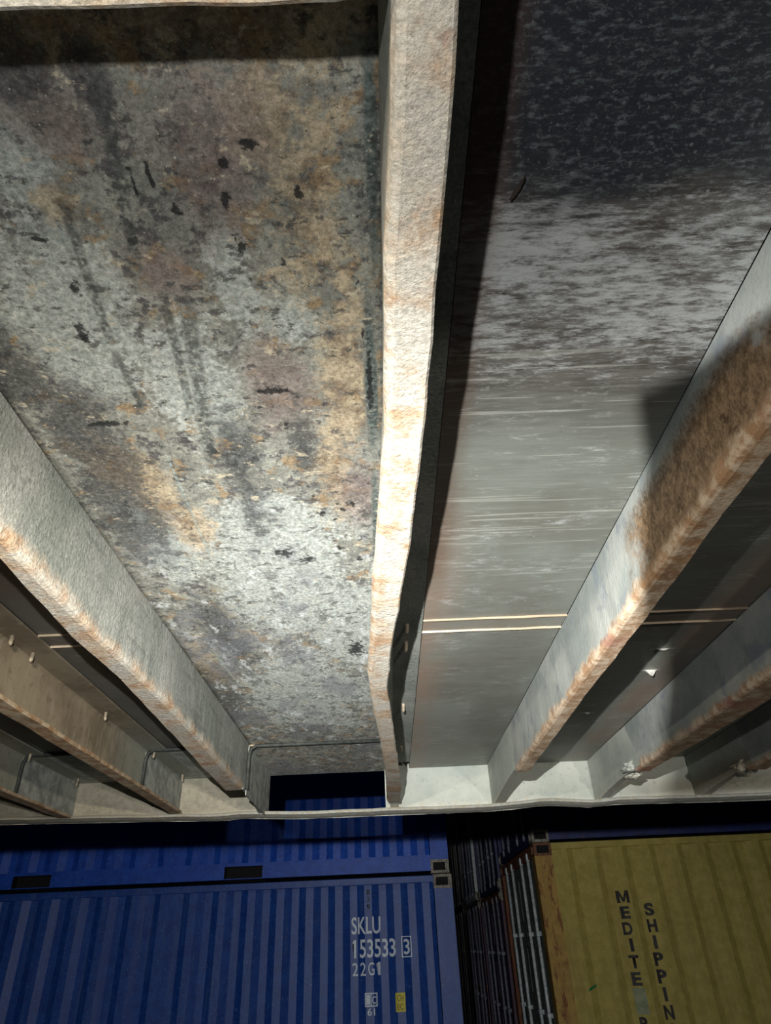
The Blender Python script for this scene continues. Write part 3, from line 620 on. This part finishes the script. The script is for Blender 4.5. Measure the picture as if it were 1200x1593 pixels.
def build_container(name, label, x0, y0, z0, L, Wd, Ht, paint, post=None, cast=None, ref=0, top_rail=None, door_left=False, door_mat=None, rod_mat=None, pockets=True, group=None, far_post=None, gear=True, header=None):
    x1, y1, z1 = x0+L, y0+Wd, z0+Ht
    r = root(name, label, 'shipping container', ((x0+x1)/2, (y0+y1)/2, z0), group)
    post = post or paint; cast = cast or M['casting']; top_rail = top_rail or paint; rh = .155
    # side facing the photographer
    obj('side_panel', corrugated(x0+.18, x1-.18, z0+rh, z1-.06, y0+.012, -1, ref), paint, r)
    obj('side_panel', corrugated(x0+.18, x1-.18, z0+rh, z1-.06, y1-.012, 1, ref), paint, r)
    obj('top_rail', bxm(x0+.17, x1-.17, y0, y0+.05, z1-.065, z1-.005, bev=.004), top_rail, r)
    obj('top_rail', bxm(x0+.17, x1-.17, y1-.05, y1, z1-.065, z1-.005), top_rail, r)
    # bottom rail, cut by the two fork pockets
    bm = bmesh.new(); cx = (x0+x1)/2
    if pockets:
        pk = [cx-1.025, cx+1.025]; zr0, zr1 = z0+.017, z0+rh
        xs = [x0+.17, pk[0]-.185, pk[0]+.185, pk[1]-.185, pk[1]+.185, x1-.17]
        for a, b in ((0, 1), (2, 3), (4, 5)): box(bm, xs[a], xs[b], y0+.003, y0+.012, zr0, zr1)
        for q in pk:
            box(bm, q-.185, q+.185, y0+.003, y0+.012, zr1-.022, zr1); box(bm, q-.185, q+.185, y0+.003, y0+.012, zr0, zr0+.012)
            pb = bmesh.new(); box(pb, q-.187, q-.183, y0+.012, y0+.5, zr0, zr1-.02); box(pb, q+.183, q+.187, y0+.012, y0+.5, zr0, zr1-.02)
            box(pb, q-.185, q+.185, y0+.012, y0+.5, zr1-.024, zr1-.02); box(pb, q-.185, q+.185, y0+.006, y0+.5, zr0+.005, zr0+.012); box(pb, q-.187, q+.187, y0+.10, y0+.104, zr0, zr1-.02); obj('fork_pocket', pb, M['hole'], r, 'inside of a fork pocket, coloured dark for its shade')
        box(bm, x0+.17, x1-.17, y0+.003, y0+.05, zr0, zr0+.005); box(bm, x0+.17, x1-.17, y0-.004, y0+.012, zr1-.006, zr1+.004)
    else: box(bm, x0+.17, x1-.17, y0+.003, y0+.012, z0+.017, z0+rh)
    obj('bottom_rail', bm, paint, r)
    obj('bottom_rail', bxm(x0+.17, x1-.17, y1-.012, y1-.003, z0+.017, z0+rh), paint, r)
    obj('roof', bxm(x0+.05, x1-.05, y0+.04, y1-.04, z1-.03, z1-.012), paint, r)
    obj('floor_plate', bxm(x0+.05, x1-.05, y0+.5, y1-.02, z0+.12, z0+.15), M['dark_gap'], r)
    # posts and castings
    for xx, sx, fx in ((x0, .178, -1), (x1, -.178, 1)):
        for yy, sy, fy in ((y0, .162, -1), (y1, -.162, 1)):
            a, b = sorted((xx, xx+sx*.98)); c_, d_ = sorted((yy, yy+sy*.9))
            pm = post if not (far_post and yy == y1 and xx == x0) else far_post
            bm = bmesh.new(); n_ = .006
            if fy < 0: P = [(a, c_), (b, c_), (b, c_+.05), (b-.03, c_+.05), (b-.04, c_+.02), (a+.02, c_+.02), (a+.02, d_), (a, d_)] if fx < 0 else [(b, c_), (a, c_), (a, c_+.05), (a+.03, c_+.05), (a+.04, c_+.02), (b-.02, c_+.02), (b-.02, d_), (b, d_)]
            else: P = [(a, c_), (b, c_), (b, d_), (a, d_)]
            loft(bm, [[Vector((p[0], p[1], z0+.118)) for p in P], [Vector((p[0], p[1], z1-.118)) for p in P]])
            obj('corner_post', bm, pm, r)
            casting(r, xx, yy, z0, sx, sy, .118, cast, fx, fy); casting(r, xx, yy, z1, sx, sy, -.118, cast, fx, fy)
    # right end
    obj('end_panel', corrugated(y0+.15, y1-.15, z0+rh, z1-.06, x1-.03, 1, ref, axis='y'), paint, r)
    if not door_left:
        obj('end_panel', corrugated(y0+.15, y1-.15, z0+rh, z1-.06, x0+.03, -1, ref, axis='y'), paint, r)
    else:
        dm = door_mat or paint; ya, yb = y0+.15, y1-.15; ym = (ya+yb)/2
        obj('door_header', bxm(x0+.005, x0+.09, ya, yb, z1-.115, z1-.005, bev=.006), header or post, r)
        obj('door_sill', bxm(x0+.005, x0+.09, ya, yb, z0+.005, z0+.14, bev=.006), header or post, r)
        for (a, b) in ((ya, ym-.004), (ym+.004, yb)):
            bm = bmesh.new(); box(bm, x0+.035, x0+.06, a, b, z0+.15, z1-.125)
            zz = z0+.35
            for i in range(4):   # raised door ribs, horizontal
                zc = z0+.15+(Ht-.275)*(i+.5)/4.0
                box(bm, x0+.022, x0+.036, a+.06, b-.06, zc-.2, zc+.2, bev=.01)
            dd = obj('door', bm, dm, r)
            for f in (.22, .62):
                yr = a+(b-a)*f+.05
                bm = bmesh.new(); tube(bm, [(x0+.008, yr, z0+.06), (x0+.008, yr, z1-.05)], .017, 10)
                rod = obj('lock_rod', bm, rod_mat or M['rod'], dd, smooth=True)
                for zc in (z0+.10, z1-.09): obj('cam_keeper', bxm(x0-.012, x0+.03, yr-.035, yr+.035, zc-.03, zc+.03, bev=.005), rod_mat or M['rod'], dd)
                for zc in (z0+.45, z0+Ht*.5, z0+Ht*.73): obj('rod_bracket', bxm(x0-.014, x0+.036, yr-.045, yr+.045, zc-.02, zc+.02, bev=.005), rod_mat or M['rod'], dd)
                if gear:
                    bm = bmesh.new(); tube(bm, [(x0-.012, yr, z0+1.15), (x0-.02, yr+.2, z0+1.13), (x0-.02, yr+.42, z0+1.15)], .012, 8); obj('handle', bm, rod_mat or M['rod'], dd)
    return r

# marks painted on the corrugated sides: outline of each letter pressed onto the ribs
GLYPH = {'1': [(.4, 0), (1, 0), (1, 1), (.55, 1), (0, .84), (0, .68), (.4, .77)],
         'M': [(0, 0), (.25, 0), (.25, .6), (.42, .1), (.58, .1), (.75, .6), (.75, 0), (1, 0), (1, 1), (.72, 1), (.5, .4), (.28, 1), (0, 1)]}
def mark(parent, name, text, x, z, w_, h_, y0, mat, ref, bold=.0, label=None, slant=0, inkoff=.0015):
    if text in GLYPH:
        bm = bmesh.new(); bm.faces.new([bm.verts.new((x+a*w_, 0, z+b*h_)) for a, b in GLYPH[text]]); bmesh.ops.triangulate(bm, faces=bm.faces[:])
        return press(bm, parent, name, y0, mat, ref, label, inkoff)
    cu = bpy.data.curves.new('t', 'FONT'); cu.body = text; cu.size = 1; cu.offset = bold; cu.resolution_u = 6
    to = bpy.data.objects.new('t', cu); COL.objects.link(to); dg = bpy.context.evaluated_depsgraph_get(); dg.update()
    me = bpy.data.meshes.new_from_object(to.evaluated_get(dg)); bpy.data.objects.remove(to)
    bm = bmesh.new(); bm.from_mesh(me); bpy.data.meshes.remove(me)
    xs = [v.co.x for v in bm.verts]; ys = [v.co.y for v in bm.verts]; ax, bx_, ay, by = min(xs), max(xs), min(ys), max(ys)
    for v in bm.verts: v.co = Vector((x+(v.co.x-ax)/(bx_-ax)*w_, 0, z+(v.co.y-ay)/(by-ay)*h_))
    return press(bm, parent, name, y0, mat, ref, label, inkoff)
def press(bm, parent, name, y0, mat, ref, label=None, inkoff=.0015):
    xs = [v.co.x for v in bm.verts]
    for bx_ in breaks(min(xs)-.01, max(xs)+.01, ref=ref):
        bmesh.ops.bisect_plane(bm, geom=bm.verts[:]+bm.edges[:]+bm.faces[:], plane_co=(bx_, 0, 0), plane_no=(1, 0, 0))
    for v in bm.verts: v.co.y = y0+.012+corr(v.co.x, x0=ref)-inkoff
    return obj(name, bm, mat, parent, label)
def rect(bm, x0, x1, z0, z1):
    bm.faces.new([bm.verts.new((a, 0, b)) for a, b in ((x0, z0), (x1, z0), (x1, z1), (x0, z1))])

YB = 7.25; REF_B = .03
BL = build_container('shipping_container', 'blue corrugated container with white code letters, under the brighter blue one', .60-6.058, YB, -H, 6.058, 2.438, 2.591, M['blue'], ref=REF_B)
mark(BL, 'code_lettering', 'SKLU', -.372, .104, .27, .138, YB, M['white'], REF_B, .012, 'white letters SKLU')
for i, ch in enumerate('153533'): mark(BL, 'code_lettering', ch, -.366+.0685*i, -.080, .034 if ch == '1' else .056, .142, YB, M['white'], REF_B, .014, 'white digit '+ch)
mark(BL, 'code_lettering', '3', .108, -.068, .056, .120, YB, M['white'], REF_B, .014, 'white check digit 3')
bm = bmesh.new()
for q in ((.088, .182, .066, .074), (.088, .182, -.089, -.081), (.088, .096, -.081, .066), (.174, .182, -.081, .066)): rect(bm, *q)
press(bm, BL, 'check_digit_box', YB, M['white'], REF_B, 'thin white box around the check digit')
mark(BL, 'code_lettering', '2', -.368, -.213, .052, .098, YB, M['white'], REF_B, .006)
mark(BL, 'code_lettering', '2', -.295, -.213, .052, .098, YB, M['white'], REF_B, .006)
mark(BL, 'code_lettering', 'G', -.222, -.213, .056, .098, YB, M['white'], REF_B, .006)
mark(BL, 'code_lettering', '1', -.148, -.213, .036, .098, YB, M['white'], REF_B, .006)
bm = bmesh.new()
for q in ((-.258, -.146, -.349, -.339), (-.258, -.146, -.44, -.43), (-.258, -.248, -.43, -.349), (-.156, -.146, -.43, -.349), (-.208, -.200, -.43, -.349), (-.246, -.212, -.425, -.354)): rect(bm, *q)
press(bm, BL, 'class_mark', YB, M['white'], REF_B, 'small white two-field box')
mark(BL, 'class_mark', 'C', -.193, -.42, .034, .055, YB, M['white'], REF_B, .012)
mark(BL, 'code_lettering', '61', -.236, -.503, .066, .054, YB, M['white'], REF_B, .010, 'small white digits 61')
bm = bmesh.new(); rect(bm, .015, .103, -.486, -.348); press(bm, BL, 'sticker', YB, M['sticker'], REF_B, 'yellow sticker')
mark(BL, 'sticker_print', 'CH', .03, -.41, .055, .045, YB, M['sticker_ink'], REF_B, .01, inkoff=.003)
mark(BL, 'sticker_print', 'EC', .03, -.472, .055, .045, YB, M['sticker_ink'], REF_B, .01, inkoff=.003)
for i, ch in enumerate('I31'): mark(BL, 'faded_mark', ch, -.225, .42-.06*i, .03, .042, YB, M['faded'], REF_B, .01, 'faded dark upright mark')
BU = build_container('shipping_container', 'brighter blue container with two dark fork pockets, stacked on the one with white lettering', .585-6.058, YB, .575, 6.058, 2.438, 2.591, M['blue_up'], ref=REF_B-.02)

YY = 7.4; REF_Y = 1.72; XY = 1.46
YL = build_container('shipping_container', 'yellow container with vertical black lettering and rust at its corner post', XY, YY, -H, 6.058, 2.438, H+.815, M['yellow'], post=M['yellow_rust'], cast=M['casting_rust'], ref=REF_Y, door_left=True, door_mat=M['green'], rod_mat=M['rod'], pockets=True, far_post=M['rust'], header=M['rust'], gear=False)
for i, ch in enumerate('MEDITE'):
    ww = {'M': .115, 'I': .03}.get(ch, .082); xc = [2.264, 2.258, 2.25, 2.256, 2.25, 2.24][i]
    mark(YL, 'lettering', ch, xc-ww/2, .262-.1305*i, ww, .104, YY, M['black'], REF_Y, .045, 'black letter '+ch)
for i, ch in enumerate('SHIPPING'):
    ww = {'I': .03}.get(ch, .082); xc = 2.498-.004*i
    mark(YL, 'lettering', ch, xc-ww/2, .148-.1325*i, ww, .106, YY, M['black'], REF_Y, .045, 'black letter '+ch)
mark(YL, 'lettering', 'R', 2.195, -.72, .082, .104, YY, M['black'], REF_Y, .045, 'black letter R')
bm = bmesh.new(); rect(bm, 2.188, 2.292, -.60, -.405); press(bm, YL, 'paint_patch', YY, M['patch'], REF_Y, 'pale greenish patch over a missing letter', inkoff=.002)
bm = bmesh.new(); bm.faces.new([bm.verts.new(p) for p in ((1.775, 0, -.415), (1.86, 0, -.385), (1.868, 0, -.362), (1.783, 0, -.392))]); press(bm, YL, 'tape_mark', YY, M['green_tape'], REF_Y, 'short green dash')
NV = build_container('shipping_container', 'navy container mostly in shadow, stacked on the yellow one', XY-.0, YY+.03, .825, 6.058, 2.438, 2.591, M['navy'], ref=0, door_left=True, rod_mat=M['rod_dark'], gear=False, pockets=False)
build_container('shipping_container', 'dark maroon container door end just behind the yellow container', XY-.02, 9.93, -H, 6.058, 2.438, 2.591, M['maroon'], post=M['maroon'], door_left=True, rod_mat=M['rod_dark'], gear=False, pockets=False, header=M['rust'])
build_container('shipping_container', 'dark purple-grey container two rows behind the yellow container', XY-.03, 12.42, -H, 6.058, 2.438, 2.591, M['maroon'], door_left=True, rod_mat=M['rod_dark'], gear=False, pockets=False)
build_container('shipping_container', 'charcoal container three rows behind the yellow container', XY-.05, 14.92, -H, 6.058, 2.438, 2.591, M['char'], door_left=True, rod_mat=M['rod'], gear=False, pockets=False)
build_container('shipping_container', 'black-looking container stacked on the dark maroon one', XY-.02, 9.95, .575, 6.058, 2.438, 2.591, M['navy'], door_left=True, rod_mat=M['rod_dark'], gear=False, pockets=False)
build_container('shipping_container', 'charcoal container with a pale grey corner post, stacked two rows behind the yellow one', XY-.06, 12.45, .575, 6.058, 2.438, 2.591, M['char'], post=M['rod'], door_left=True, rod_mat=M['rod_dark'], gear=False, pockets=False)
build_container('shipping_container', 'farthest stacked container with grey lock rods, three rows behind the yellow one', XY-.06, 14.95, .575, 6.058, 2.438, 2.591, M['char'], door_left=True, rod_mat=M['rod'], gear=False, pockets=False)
